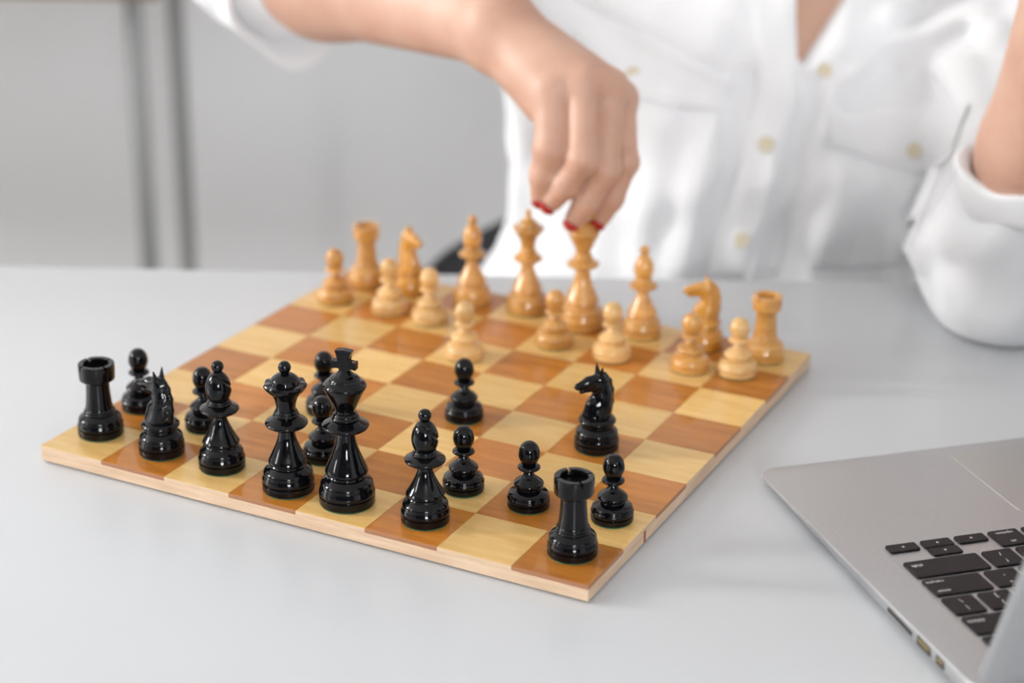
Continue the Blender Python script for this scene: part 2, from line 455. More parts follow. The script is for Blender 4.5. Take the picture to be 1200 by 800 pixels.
def queen_parts(pointed=False):
    P = [('felt_pad', felt_mesh(14.3)), ('base', lathe(base_segs(14.3, 4.8, 9.8, 14.8)))]
    P.append(('stem', lathe([[(9.0, 14.2), (9.7, 15.0), (9.3, 15.8)], [(9.3, 15.8), (10.5, 17.0), (10.2, 18.6), (8.6, 22), (6.6, 26.5), (5.0, 31), (4.3, 36.5)], [(4.3, 36.5), (0, 36.5)]])))
    P.append(('collar', lathe([[(4.1, 36.3), (7, 36.9), (10.5, 38.3), (11.6, 39.7), (11.0, 40.8), (8.4, 42.6), (6.6, 43.8)], [(6.6, 43.8), (7.2, 44.7), (6.4, 45.6)], [(6.4, 45.6), (6.3, 46.6), (5.6, 47.5)], [(5.6, 47.5), (0, 47.5)]])))
    def scal(r, h, a):
        k = max(0.0, 1 - abs(h - 61.0) / 4.5)
        return r * (1 + 0.036 * k * math.cos(9 * a)), h + 0.35 * k * math.cos(9 * a)
    P.append(('crown', lathe([[(5.2, 47.2), (5.3, 50), (6.3, 54), (8.2, 57.6)], [(8.2, 57.6), (10.0, 58.8), (11.5, 61.4), (11.0, 62.8)], [(11.0, 62.8), (9.2, 63.0), (8.0, 63.2)], [(8.0, 63.2), (7.2, 65.6), (4.8, 67.6), (2.6, 68.6)], [(2.6, 68.6), (0, 68.6)]], 72, scal)))
    if pointed:
        P.append(('finial', lathe([[(5.4, 66.6), (3.0, 69), (2.0, 72), (1.8, 75)], [(1.8, 75), (1.0, 75.8), (0, 76)]])))
    else:
        P.append(('finial', lathe([[(2.2, 68.3), (2.0, 68.8), (3.0, 70.0), (3.5, 71.8), (2.9, 73.8), (1.6, 75.0), (0, 75.3)]])))
    return P

def bishop_parts():
    P = [('felt_pad', felt_mesh(13.0)), ('base', lathe(base_segs(13.0, 4.6, 9.4, 13.8)))]
    P.append(('stem', lathe([[(8.8, 13.2), (9.4, 14.0), (9.0, 14.9)], [(9.0, 14.9), (10.3, 16.2), (10.0, 17.6), (8.0, 21), (5.8, 25.5), (4.2, 29.5), (3.6, 33.2)], [(3.6, 33.2), (0, 33.2)]])))
    P.append(('collar', lathe([[(3.5, 33.0), (6.6, 33.5), (9.9, 35.0), (10.9, 36.4), (10.3, 37.4), (8.0, 38.6), (6.6, 39.2)], [(6.6, 39.2), (7.0, 40.0), (6.2, 40.8)], [(6.2, 40.8), (6.0, 41.6), (5.3, 42.2)], [(5.3, 42.2), (0, 42.2)]])))
    nrm = Vector((0.55, 0.35, 0.76)).normalized()
    def slit(r, h, a):
        p = Vector((r * math.cos(a), r * math.sin(a), h - 53.2))
        d = abs(p.dot(nrm)); fr = math.cos(a - math.radians(-55))
        if fr > -0.15 and d < 0.9: r -= 1.0 * (1 - d / 0.9)
        return r, h
    P.append(('head', lathe([[(5.0, 41.9), (6.2, 43.6), (7.1, 47.0), (7.1, 50.0), (6.2, 53.6), (4.6, 56.6), (2.6, 58.7)], [(2.6, 58.7), (0, 58.7)]], 72, slit, sub=9)))
    P.append(('finial', lathe([[(2.2, 58.4), (2.1, 58.9), (3.1, 60.2), (3.5, 61.9), (2.9, 63.8), (1.6, 64.9), (0, 65.2)]])))
    return P

def rook_parts():
    P = [('felt_pad', felt_mesh(13.8)), ('base', lathe(base_segs(13.8, 4.6, 9.6, 14.2)))]
    P.append(('stem', lathe([[(9.0, 13.8), (9.7, 14.6), (9.0, 15.5)], [(9.0, 15.5), (9.3, 16.2), (8.4, 17.1)], [(8.4, 17.1), (7.7, 22), (7.2, 28), (7.0, 34.4)], [(7.0, 34.4), (0, 34.4)]])))
    P.append(('head', lathe([[(6.8, 34.2), (8.0, 34.6), (9.0, 35.6)], [(9.0, 35.6), (10.4, 36.4), (10.7, 37.8)], [(10.7, 37.8), (10.9, 43.4)], [(10.9, 43.4), (7.6, 43.4)], [(7.6, 43.4), (7.4, 42.4)], [(7.4, 42.4), (0, 41.6)]])))
    bm = bmesh.new()
    nm, gap = 4, math.radians(9)
    for q in range(nm):
        a0 = q * math.pi / 2 + gap / 2 + 0.45; a1 = (q + 1) * math.pi / 2 - gap / 2 + 0.45
        K = 10; rows = []
        for k in range(K + 1):
            a = a0 + (a1 - a0) * k / K
            rows.append([bm.verts.new((r * math.cos(a) * .001, r * math.sin(a) * .001, h * .001)) for r, h in ((7.5, 43.0), (10.9, 43.0), (10.9, 46.0), (10.4, 46.5), (8.0, 46.5), (7.5, 46.0))])
        for r0, r1 in zip(rows, rows[1:]):
            for k in range(6): bm.faces.new((r0[k], r0[(k + 1) % 6], r1[(k + 1) % 6], r1[k]))
        bm.faces.new(rows[0]); bm.faces.new(rows[-1][::-1])
    me = bm_mesh(bm); me.polygons.foreach_set('use_smooth', [True] * len(me.polygons)); me.set_sharp_from_angle(angle=math.radians(35))
    P.append(('battlement', me))
    return P

def pawn_parts():
    P = [('felt_pad', felt_mesh(11.5)), ('base', lathe(base_segs(11.5, 3.6, 6.6, 10.8)))]
    P.append(('stem', lathe([[(6.0, 10.4), (6.6, 11.0), (6.5, 11.8)], [(6.5, 11.8), (8.0, 13.2), (7.9, 14.6), (6.0, 16.4), (3.6, 18.4), (2.5, 20.6), (2.3, 22.2)], [(2.3, 22.2), (0, 22.2)]])))
    P.append(('collar', lathe([[(2.2, 21.6), (4.6, 21.9), (6.1, 22.8), (5.9, 23.9), (4.6, 24.7), (3.0, 25.2)], [(3.0, 25.2), (0, 25.2)]])))
    P.append(('head', lathe([[(2.8, 24.9), (4.4, 26.4), (5.6, 29.2), (5.8, 31.4), (5.2, 34.4), (3.8, 36.7), (2.0, 37.9), (0, 38.2)]])))
    return P

def knight_parts(short_ears=False):
    P = [('felt_pad', felt_mesh(12.9)), ('base', lathe(base_segs(12.9, 4.6, 9.2, 14.6)))]
    P.append(('collar', lathe([[(8.4, 14.2), (8.9, 15.0), (8.6, 16.4)], [(8.6, 16.4), (10.6, 17.6), (10.7, 19.0), (9.4, 20.4), (7.6, 21.0)], [(7.6, 21.0), (0, 21.0)]])))
    def f(p):
        q = p * 1000.0
        q = np.stack([q[:, 0], np.abs(q[:, 1]) * 1.12, q[:, 2]], 1).astype(np.float32)
        d = chain(q, [(0.5, 0, 19.5), (-1.6, 0, 27), (-2.6, 0, 34), (-1.4, 0, 42)], [8.2, 6.6, 5.3, 4.8], 3)
        d = smin(d, rc(q, (4.0, 0, 22), (3.2, 0, 28), 5.2, 4.2), 3)
        d = smin(d, rc(q, (-0.5, 0, 43.2), (6, 0, 43.0), 4.7, 3.5), 2)
        d = smin(d, rc(q, (6, 0, 43.0), (12.8, 0, 41.3), 3.4, 2.3), 1.5)
        d = smin(d, rc(q, (0.5, 1.2, 40.2), (7, .6, 39.2), 3.6, 2.0), 1.2)
        d = smin(d, rc(q, (7, .4, 39.0), (10.8, .3, 37.9), 1.8, 1.2), 0.8)
        d = smin(d, rc(q, (-0.8, 1.6, 46), (-0.6, 1.8, 50.4), 2.4, 0.9), 1.5) if short_ears else smin(d, rc(q, (-0.8, 2.4, 45.6), (-0.3, 4.2, 53.0), 2.2, 0.25), 1.0)
        for a, b in (((-3.4, 46.5), (-6.6, 42)), ((-6.6, 42), (-8.2, 36)), ((-8.2, 36), (-8.3, 29)), ((-8.3, 29), (-7.6, 22))):
            d = smin(d, rc(q, (a[0], 0, a[1]), (b[0], 0, b[1]), 1.7, 1.7), 1.6)
        d = smin(d, rc(q, (3.6, 3.0, 44.6), (4.6, 2.9, 44.4), 1.0, 1.0), .6)
        d = smax(d, -rc(q, (16, 0, 38.9), (9.2, 0, 40.1), 0.9, 0.35) , .4)
        d = smax(d, -rc(q, (14.0, 1.9, 42.5), (14.6, 2.4, 42.3), .55, .55), .3)
        for z0 in (26, 30, 34, 38):
            d = smax(d, -rc(q, (-9.5, 2.2, z0), (-4.2, 5.6, z0 - 3.2), .42, .3), .5)
        return (d * 0.001 * 0.9).astype(np.float32)
    P.append(('horse_head', sdf_mesh(f, (-.012, -.012, .0185), (.017, .012, .056), .00055)))
    return P

PROTO = {'king': king_parts(), 'queen': queen_parts(), 'bishop': bishop_parts(), 'rook': rook_parts(), 'pawn': pawn_parts(), 'knight': knight_parts()}
PROTO['queen_w'] = queen_parts(True)
PROTO['knight_w'] = knight_parts(True)

def make_piece(kind, i, j, rot, mat, label, group, colour, sxy=1.0, sz=1.0):
    root = empty(('black_' if colour == 'b' else 'white_') + kind, bw(i, j), rot)
    root.scale = (sxy, sxy, sz)
    tag(root, label, 'chess piece', group)
    key = 'queen_w' if (kind == 'queen' and colour == 'w') else kind
    if kind == 'knight' and colour == 'w': key = 'knight_w'
    for nm, me in PROTO[key]:
        o = bpy.data.objects.new(nm, me); COL.objects.link(o); o.parent = root
        if colour == 'w' and kind != 'pawn':
            q = {'collar': .86, 'head': .90, 'crown': .92, 'battlement': .90, 'stem': .97, 'finial': .92}.get(nm, 1.0)
            if kind != 'knight': o.scale = (q, q, 1)
        if not me.materials: me.materials.append(None)
        o.material_slots[0].link = 'OBJECT'
        o.material_slots[0].material = M['felt'] if nm == 'felt_pad' else mat
    return root

gb, gw_ = 'black chess pieces on the board', 'boxwood chess pieces on the board'
R_ = math.radians
blacks = [
 ('rook', 0.47, 0.68, 0.3, 'black lacquered chess rook on the corner square beside a black knight'),
 ('knight', 1.55, 0.58, R_(150), 'black lacquered chess knight between the black rook and bishop in the back row'),
 ('bishop', 2.5, 0.59, 0.5, 'black lacquered chess bishop between the black knight and the queen'),
 ('queen', 3.6, 0.47, 0.0, 'black lacquered chess queen with scalloped crown beside the black king'),
 ('king', 4.45, 0.50, R_(-15), 'tall black lacquered chess king topped by a flared cross'),
 ('bishop', 5.55, 0.53, R_(5), 'black lacquered chess bishop standing between the king and an empty square'),
 ('rook', 7.5, 0.62, -0.1, 'black lacquered chess rook on the corner square next to an empty square'),
 ('pawn', 0.43, 1.61, 0, 'black pawn on the square ahead of the corner rook that neighbours a knight'),
 ('pawn', 1.58, 1.5, 0, 'black pawn on the square ahead of the back row black knight'),
 ('pawn', 2.72, 2.74, 0, 'black pawn standing two squares out from the back row, ahead of the queen and bishop'),
 ('pawn', 3.51, 1.44, 0, 'black pawn on the square directly ahead of the black queen'),
 ('pawn', 4.53, 3.44, 0, 'lone black pawn advanced to the centre of the board'),
 ('pawn', 5.56, 1.5, 0, 'black pawn on the square ahead of the bishop that stands beside the king'),
 ('pawn', 6.49, 1.48, 0, 'black pawn ahead of the empty square in the black back row'),
 ('pawn', 7.56, 1.64, 0, 'black pawn ahead of the rook at the board corner facing the laptop'),
 ('knight', 6.53, 3.44, R_(206), 'black lacquered chess knight moved out onto a brown square in the open board'),
]
for k, i, j, r, lb in blacks:
    make_piece(k, i, j, r, M['black'], lb, gb, 'b', 0.95 if k == 'rook' else 1.0, {'rook': 0.95, 'knight': 0.97, 'bishop': 0.985}.get(k, 1.0))
whites = [
 ('pawn', 0.57, 6.48, 0, 'boxwood pawn beside the boxwood rook on the board corner far from the laptop', 'boxwood'),
 ('rook', 0.6, 7.41, 0.4, 'boxwood rook behind the end pawn at the corner far from the laptop', 'boxwood'),
 ('pawn', 1.56, 6.5, 0, 'pale boxwood pawn in front of the boxwood knight facing the queen side', 'boxwood_pale'),
 ('knight', 1.41, 7.39, R_(-52), 'boxwood knight between the boxwood rook and bishop on the queen side', 'boxwood_deep'),
 ('pawn', 2.33, 6.41, 0, 'pale boxwood pawn in front of the bishop beside the boxwood queen', 'boxwood_pale'),
 ('bishop', 2.50, 7.50, 0.2, 'boxwood bishop standing between the boxwood knight and queen', 'boxwood'),
 ('pawn', 3.49, 5.39, 0, 'pale boxwood pawn advanced one square ahead of the boxwood pawn row', 'boxwood_pale'),
 ('queen', 3.45, 7.56, 0.0, 'boxwood queen with pointed crown beside the king being held', 'boxwood'),
 ('pawn', 4.45, 6.48, 0, 'boxwood pawn standing in front of the boxwood king', 'boxwood'),
 ('king', 4.49, 7.36, R_(-15), 'boxwood king gripped at the top by the fingers of the hand', 'boxwood'),
 ('pawn', 5.42, 6.42, 0, 'pale boxwood pawn in front of the bishop next to the king', 'boxwood_pale'),
 ('bishop', 5.45, 7.48, 0.2, 'boxwood bishop standing between the boxwood king and knight', 'boxwood'),
 ('pawn', 6.61, 6.57, 0, 'boxwood pawn standing in front of the boxwood knight near the end rook', 'boxwood'),
 ('knight', 6.46, 7.49, R_(185), 'amber boxwood knight between the boxwood bishop and the corner rook', 'boxwood_deep'),
 ('pawn', 7.29, 6.73, 0, 'pale boxwood pawn in front of the corner rook at the end of the pawn row', 'boxwood_pale'),
 ('rook', 7.43, 7.48, 0.4, 'boxwood rook on the board corner nearest the propped elbow', 'boxwood'),
]
for k, i, j, r, lb, mt in whites:
    make_piece(k, i, j, r, M[mt], lb, gw_, 'w', {'pawn': 1.08, 'rook': 0.96}.get(k, 1.0), {'pawn': 0.99, 'rook': 0.93, 'knight': 0.94, 'king': 0.97}.get(k, 0.955))

# ------------------------------------------------------------------ laptop (local x: along the front edge, y: towards the hinge, z up)
lap = empty('laptop', (0.4070, -0.0047, TABLE))
lap.rotation_euler = (0, 0, 0.3094); lap.scale = (1.0495,) * 3
tag(lap, 'open silver aluminium laptop with black keys facing the seated person', 'laptop')
# local frame of the empty: +x along lx, +y = left of lx; the hinge lies at negative y
LW, LD = 0.325, 0.236
ZF, ZB = 0.0065, 0.0125
def ztop(d): return ZF + (ZB - ZF) * d / LD          # d = distance from the front edge
SL = math.atan((ZB - ZF) / LD)
def rrect(w_, d_, r, inset, n=8):
    pts = []
    for cx, cy, a0 in ((w_ - r, -r, 0), (r, -r, 90), (r, -(d_ - r), 180), (w_ - r, -(d_ - r), 270)):
        for k in range(n + 1):
            a = R_(a0 + 90 * k / n)
            pts.append((cx + (r - inset) * math.cos(a), cy + (r - inset) * math.sin(a)))
    return pts
def loft(levels, w_, d_, r):
    bm = bmesh.new(); rings = []
    for inset, zf in levels:
        rings.append([bm.verts.new((x, y, zf(-y))) for x, y in rrect(w_, d_, r, inset)])
    n = len(rings[0])
    for a, b in zip(rings, rings[1:]):
        for k in range(n): bm.faces.new((a[k], a[(k + 1) % n], b[(k + 1) % n], b[k]))
    bm.faces.new(rings[0][::-1]); bm.faces.new(rings[-1])
    return bm_mesh(bm)
link('base', loft([(0.0075, lambda d: 0.0015), (0.0008, lambda d: ztop(d) - .0022 - .0068 * d / LD), (0.0, lambda d: ztop(d) - 0.0012), (0.0004, lambda d: ztop(d) - 0.0002), (0.0012, ztop)], LW, LD, 0.011), M['alu'], lap, 30)
for fx in (.03, LW - .03):
    for fy in (-.03, -LD + .03):
        bm = bmesh.new(); bmesh.ops.create_cone(bm, cap_ends=True, segments=20, radius1=.006, radius2=.007, depth=.0018, matrix=Matrix.Translation((fx, fy, .0009)))
        link('foot', bm_mesh(bm), M['rubber'], lap, 40)
def on_top(o, x, d, dz=0.0):
    """put an object (modelled flat around its own origin) on the sloping top surface"""
    o.location = (x, -d, ztop(d) + dz); o.rotation_euler = (-SL, 0, 0)
# trackpad, slightly proud of the palm rest
def flat_round(w_, d_, r, z0, z1, bev=0.0):
    bm = bmesh.new()
    lo_ = [bm.verts.new((x - w_ / 2, y + d_ / 2, z0)) for x, y in rrect(w_, d_, r, 0, 4)]
    md_ = [bm.verts.new((x - w_ / 2, y + d_ / 2, z1 - bev)) for x, y in rrect(w_, d_, r, 0, 4)]
    hi_ = [bm.verts.new((x - w_ / 2, y + d_ / 2, z1)) for x, y in rrect(w_, d_, r, bev, 4)]
    n = len(lo_)
    for a, b in ((lo_, md_), (md_, hi_)):
        for k in range(n): bm.faces.new((a[k], a[(k + 1) % n], b[(k + 1) % n], b[k]))
    bm.faces.new(lo_[::-1]); bm.faces.new(hi_)
    return bm_mesh(bm)
o = link('trackpad', flat_round(.105, .076, .004, -.0004, .00045, .0002), M['pad'], lap); on_top(o, LW / 2, .0095 + .038)
# keyboard: a slightly sunken tray outlined by a fine edge, then every key
KP = 0.0188; KX0 = 0.0240; KD0 = 0.1031
o = link('keyboard_tray', flat_round(14.5 * KP + .0035, .1085, .004, -.0006, .00006), M['alu'], lap); on_top(o, KX0 + 14.5 * KP / 2 - .0012, KD0 + .0525)
rows = [
 (0, [('', 'right', 1), ('', 'updown', 1), ('', 'left', 1), ('option', 'alt', 1), ('command', '', 1.25), ('', '', 5), ('command', '', 1.25), ('option', 'alt', 1), ('control', '', 1), ('fn', '', 1)]),
 (1, [('shift', '', 2.25), ('?', '/', 1), ('>', '.', 1), ('<', ',', 1)] + [(c, '', 1) for c in 'MNBVCXZ'] + [('shift', '', 2.25)]),
 (2, [('return', 'enter', 1.75), ('"', "'", 1), (':', ';', 1)] + [(c, '', 1) for c in 'LKJHGFDSA'] + [('caps lock', '', 1.75)]),
 (3, [('|', '\\', 1), ('}', ']', 1), ('{', '[', 1)] + [(c, '', 1) for c in 'POIUYTREWQ'] + [('tab', '', 1.5)]),
 (4, [('delete', '', 1.5), ('+', '=', 1), ('_', '-', 1)] + [(a, b, 1) for a, b in zip(')(*&^%$#@!', '0987654321')] + [('~', '`', 1)]),
 (5, [('', '', 1.0357)] + [('F%d' % k, '', 1.0357) for k in range(12, 0, -1)] + [('esc', '', 1.0357)]),
]
tcache = {}
def text_mesh(s, size):
    if (s, size) in tcache: return tcache[(s, size)]
    c = bpy.data.curves.new('legend', 'FONT'); c.body = s; c.size = size; c.align_x = 'CENTER'; c.align_y = 'CENTER'; c.extrude = 0.00002; c.resolution_u = 2
    ob = bpy.data.objects.new('legend_text', c); COL.objects.link(ob)
    bpy.context.view_layer.update()
    me = bpy.data.meshes.new_from_object(ob.evaluated_get(bpy.context.evaluated_depsgraph_get()))
    bpy.data.objects.remove(ob); bpy.data.curves.remove(c)
    me.materials.clear(); me.materials.append(M['legend'])
    tcache[(s, size)] = me
    return me
kcache = {}
KH = 0.0011
def key(x, d, w_, dep, leg):
    kk = (round(w_, 5), round(dep, 5))
    if kk not in kcache: kcache[kk] = flat_round(w_, dep, .0013, 0, KH, .0003)
    o = link('key', kcache[kk], M['key'], lap); on_top(o, x, d, 0.00005)
    for s, size, ox, oy in leg:
        if s in ('right', 'left', 'up', 'down'):
            bm = bmesh.new(); a = {'right': 180, 'left': 0, 'up': -90, 'down': 90}[s]
            vs = [bm.verts.new((size * math.cos(R_(a + q)), size * math.sin(R_(a + q)), .00003)) for q in (0, 130, 230)]
            bm.faces.new(vs); me = bm_mesh(bm)
        else:
            me = text_mesh(s, size)
        g = link('legend', me, M['legend'], o); g.location = (ox, oy, KH + .00002)
        if s not in ('right', 'left', 'up', 'down'): g.rotation_euler = (0, 0, math.pi)
for rn, ks in rows:
    x = KX0; d0 = KD0 + rn * KP; dep = KP - .0026
    if rn == 5: dep = .0088
    for a, b, w_ in ks:
        kw = w_ * KP - .0026; cx = x + w_ * KP / 2 - .0013; cd_ = d0 + dep / 2
        if b == 'updown':
            h2 = dep / 2 - .0003
            key(cx, d0 + h2 / 2, kw, h2, [('down', .0011, 0, 0)]); key(cx, d0 + dep - h2 / 2, kw, h2, [('up', .0011, 0, 0)])
        elif b in ('left', 'right'):
            h2 = dep / 2 - .0003
            key(cx, d0 + h2 / 2, kw, h2, [(b, .0011, 0, 0)])
        else:
            leg = []
            word = len(a) > 1
            if word:
                sz = .0036 if rn < 5 else .0028
                ox = 0.0
                if w_ > 1.4: ox = -kw / 2 + .0055 if x < .1 else kw / 2 - .0055
                if b:
                    leg = [(a, sz, ox, dep / 2 - .0125 + .0 if False else dep / 2 - .0035), (b, .0032, ox, -dep / 2 + .0035)]
                    if a == 'option': leg = [(a, sz, 0, dep / 2 - .0120 + .0085), (b, .0032, 0, -dep / 2 + .0035)]
                else:
                    leg = [(a, sz, ox, 0.003 if rn < 5 else 0)]
            elif a and b: leg = [(a, .0046, 0, -.0034), (b, .0046, 0, .0034)]
            elif a: leg = [(a, .0058, 0, 0)]
            key(cx, cd_, kw, dep, leg)
        x += w_ * KP
# ports on the side edge (the side at x = 0)
def port(name, d0, d1, h, inner):
    zc = ztop((d0 + d1) / 2) - .0041
    o = box_obj(name, (.0001, .004, -d1, -d0, zc - h / 2, zc + h / 2), M['port'], lap)
    if inner:
        box_obj('contact', (.00005, .003, -d1 + .0012, -d0 - .0012, zc - h * .12, zc + h * .3), M['contact'], o)
port('card_slot', .1541, .1776, .0022, False)
port('usb_port', .1829, .1952, .0046, True)
port('display_port', .2007, .2077, .0046, True)
# lid, hinged near the back edge
LA = R_(71)                      # lean of the lid back from the base plane
def lid_pt(x, s, n):             # s up along the lid, n thickness towards the back
    dy, dz = -math.cos(LA), math.sin(LA)
    return (x, dy * s - dz * n, dz * s + dy * n * 1.0)
hx0 = Vector((0, -(LD - .004), ztop(LD) - .0005))
def lid_loft(levels, x0, x1, s0, s1, r):
    bm = bmesh.new(); rings = []
    for inset, n in levels:
        ring = []
        for x, y in rrect(x1 - x0, s1 - s0, r, inset):
            q = Vector(lid_pt(x0 + x, s1 + y, n)) + hx0
            ring.append(bm.verts.new(q))
        rings.append(ring)
    k_ = len(rings[0])
    for a, b in zip(rings, rings[1:]):
        for k in range(k_): bm.faces.new((a[k], a[(k + 1) % k_], b[(k + 1) % k_], b[k]))
    bm.faces.new(rings[0][::-1]); bm.faces.new(rings[-1])
    return bm_mesh(bm)
lid = link('lid', lid_loft([(.0008, 0), (0, .0006), (0, .0022), (.0012, .0040), (.006, .0052)], 0, LW, 0.002, .222, .010), M['alu'], lap, 30)
link('screen', lid_loft([(0, -.0003), (0, .0004)], .018, LW - .018, .022, .205, .001), M['screen'], lid)
bm = bmesh.new(); tube(bm, [hx0 + Vector((.03, 0, .001)), hx0 + Vector((LW - .03, 0, .001))], .0042, 14)
link('hinge', bm_mesh(bm), M['port'], lap, 40)

# ------------------------------------------------------------------ person
per = empty('person', (0.43, 0.62, 0.0))
tag(per, 'person in white rolled-sleeve shirt with red nails reaching over the table to the boxwood king', 'person')
PINV = Matrix.Translation((-0.43, -0.62, 0))
def ppart(name, me, mat, parent=per, smooth=179):
    o = link(name, me, mat, parent, smooth)
    o.matrix_parent_inverse = PINV if parent is per else Matrix.Identity(4)
    return o
# joints
SHR = Vector((0.300, 0.545, 0.985)); SHL = Vector((0.675, 0.600, 0.955))
ELR = at(305, -52, 0.455); WRR = at(577, 28, 0.262)
ELL = at(1195, 338, 0.245); WRL = at(1292, -175, 0.175)
NECK = Vector((0.480, 0.600, 0.990)); HEAD = Vector((0.495, 0.530, 1.135))
# right hand (grips the boxwood king): knuckle, middle joint, end joint, tip for little, ring, middle and index finger
FING = [
 [at(648, 103, .206), at(646, 174, .190), at(637, 206, .191), at(634, 228, .194)],
 [at(684, 97, .203), at(683, 187, .180), at(662, 217, .185), at(647, 236, .190)],
 [at(714, 101, .210), at(710, 198, .186), at(687, 236, .188), at(674, 256, .191)],
 [at(727, 115, .224), at(733, 190, .205), at(717, 232, .204), at(704, 255, .206)],
]
FRAD = [[.0120, .0110, .0090, .0070], [.0108, .0094, .0084, .0068], [.0102, .0087, .0080, .0067], [.0100, .0083, .0078, .0065]]
THUMB = [at(640, 75, .262), at(705, 135, .258), at(697, 205, .246), at(682, 243, .226)]
# left hand, out of frame beside the cheek
hdL = (WRL - ELL).normalized()
LFING = []
side = Vector((0.35, 0.85, 0)).normalized()
for k in range(4):
    m0 = WRL + hdL * .085 + side * (0.026 - .018 * k)
    fw = Vector((-0.75, 0.1, 0.15))
    LFING.append([m0, m0 + hdL * .02 + fw * .045, m0 - hdL * .012 + fw * .058, m0 - hdL * .028 + fw * .045])

def hand_sdf(p, wr, fing, frad, thumb):
    heel = (wr.lerp(fing[0][0], .18) + (fing[0][0] - fing[1][0]) * .35, fing[0][0] + (fing[0][0] - fing[1][0]) * .25 + (wr - fing[0][0]) * .12)
    if fing is FING: heel = (at(592, 60, .250), at(638, 119, .212))
    palm = None
    for k in range(4):
        e = rc(p, wr.lerp(fing[k][0], .10), fing[k][0], .0165, .0118)
        palm = e if palm is None else smin(palm, e, .014)
    palm = smin(palm, rc(p, heel[0], heel[1], .0165, .0150), .012)
    fs = None
    for k in range(4):
        e = chain(p, fing[k], frad[k], .0035)
        # knuckle swellings
        e = smin(e, np.linalg.norm(p - A3(fing[k][1]), axis=1) - frad[k][1] * 1.04, .003)
        fs = e if fs is None else np.minimum(fs, e)
    d = smin(palm, fs, .0045)
    if thumb is not None:
        d = smin(d, chain(p, thumb, [.016, .012, .0098, .0082], .004), .010)
    return d

def near(p, c, r, f):
    """evaluates f only close to a ball that holds it; farther away the distance to the ball will do"""
    d = np.linalg.norm(p - A3(c), axis=1) - r + .04
    m_ = d < .08
    if m_.any(): d[m_] = f(p[m_])
    return d
def flat2(p, a, b, ra, rb, off_a, off_b, axis, k=.02):
    ax = Vector(axis)
    return smin(rc(p, a + ax * off_a, b + ax * off_b, ra, rb), rc(p, a - ax * off_a, b - ax * off_b, ra, rb), k)

def arms_sdf(p):
    fd = (WRR - ELR).normalized(); ax = (CAM_U - fd * CAM_U.dot(fd)).normalized()
    midr = ELR.lerp(WRR, .32)
    d = flat2(p, midr, WRR, .033, .0185, .009, .0090, ax)
    d = smin(d, rc(p, ELR, midr, .040, .039), .03)
    d = smin(d, rc(p, SHR, ELR, .050, .040), .03)
    h = near(p, at(660, 140, .225), .15, lambda q: hand_sdf(q, WRR, FING, FRAD, THUMB))
    d = smin(d, h, .018)
    fdl = (WRL - ELL).normalized()
    e = rc(p, ELL, ELL.lerp(WRL, .34), .030, .040)
    e = smin(e, rc(p, ELL.lerp(WRL, .34), WRL, .041, .025), .02)
    e = smin(e, rc(p, SHL, ELL, .050, .030), .03)
    hl = near(p, WRL + hdL * .07, .15, lambda q: hand_sdf(q, WRL, LFING, [[.0105, .0095, .0085, .007]] * 4, [WRL + hdL * .02 + side * .02, WRL + hdL * .06 + side * .035 + Vector((-.02, 0, 0)), WRL + hdL * .09 + side * .025 + Vector((-.035, 0, 0)), WRL + hdL * .105 + side * .012 + Vector((-.04, 0, 0))]))
    e = smin(e, hl, .016)
    return np.minimum(d, e)

def torso_core(p, g=0.0):
    """torso volume grown by g"""
    d = rc(p, (0.405, 0.560, 0.66), (0.415, 0.545, 0.78), .120 + g, .118 + g)
    d = smin(d, el(p, (0.405, 0.585, 0.58), (.160 + g, .125 + g, .12 + g)), .06)
    d = smin(d, el(p, (0.447, 0.565, 0.88), (.176 + g, .120 + g, .16 + g)), .08)
    d = smin(d, rc(p, (0.475, 0.565, 0.62), (0.490, 0.560, 0.80), .108 + g, .110 + g), .06)
    d = smin(d, rc(p, (0.375, 0.565, 0.66), (0.376, 0.555, 0.82), .100 + g, .097 + g), .06)
    d = smin(d, rc(p, (0.430, 0.515, 0.68), (0.440, 0.512, 0.80), .100 + g, .098 + g), .06)
    d = smin(d, rc(p, (0.530, 0.524, 0.66), (0.540, 0.518, 0.79), .096 + g, .094 + g), .06)
    # bust
    d = smin(d, np.linalg.norm(p - A3((0.375, 0.502, 0.812)), axis=1) - .066 - g, .06)
    d = smin(d, np.linalg.norm(p - A3((0.530, 0.508, 0.803)), axis=1) - .070 - g, .06)
    d = smin(d, rc(p, SHR, SHL, .055 + g, .055 + g), .06)
    return d

def head_sdf(p):
    hd = el(p, HEAD + Vector((0, .012, .015)), (.073, .092, .100))
    hd = smin(hd, el(p, HEAD + Vector((0, -.022, -.055)), (.050, .058, .058)), .035)
    hd = smin(hd, rc(p, HEAD + Vector((0, -.083, .008)), HEAD + Vector((0, -.100, -.030)), .007, .0105), .012)   # nose
    for s in (-1, 1):
        hd = smax(hd, -(np.linalg.norm(p - A3(HEAD + Vector((s * .031, -.092, .006))), axis=1) - .015), .012)
        hd = smin(hd, el(p, HEAD + Vector((s * .074, .012, -.012)), (.009, .020, .032)), .006)
    return smin(hd, rc(p, HEAD + Vector((-.018, -.078, -.062)), HEAD + Vector((.018, -.078, -.062)), .007, .007), .008)

def body_sdf(p):
    p = p.astype(np.float32)
    d = torso_core(p)
    d = smin(d, rc(p, NECK - Vector((0, -.01, .06)), HEAD - Vector((0, -.02, .05)), .060, .050), .03)
    hd = near(p, HEAD, .20, head_sdf)
    d = smin(d, hd, .025)
    return smin(d, arms_sdf(p), .03)

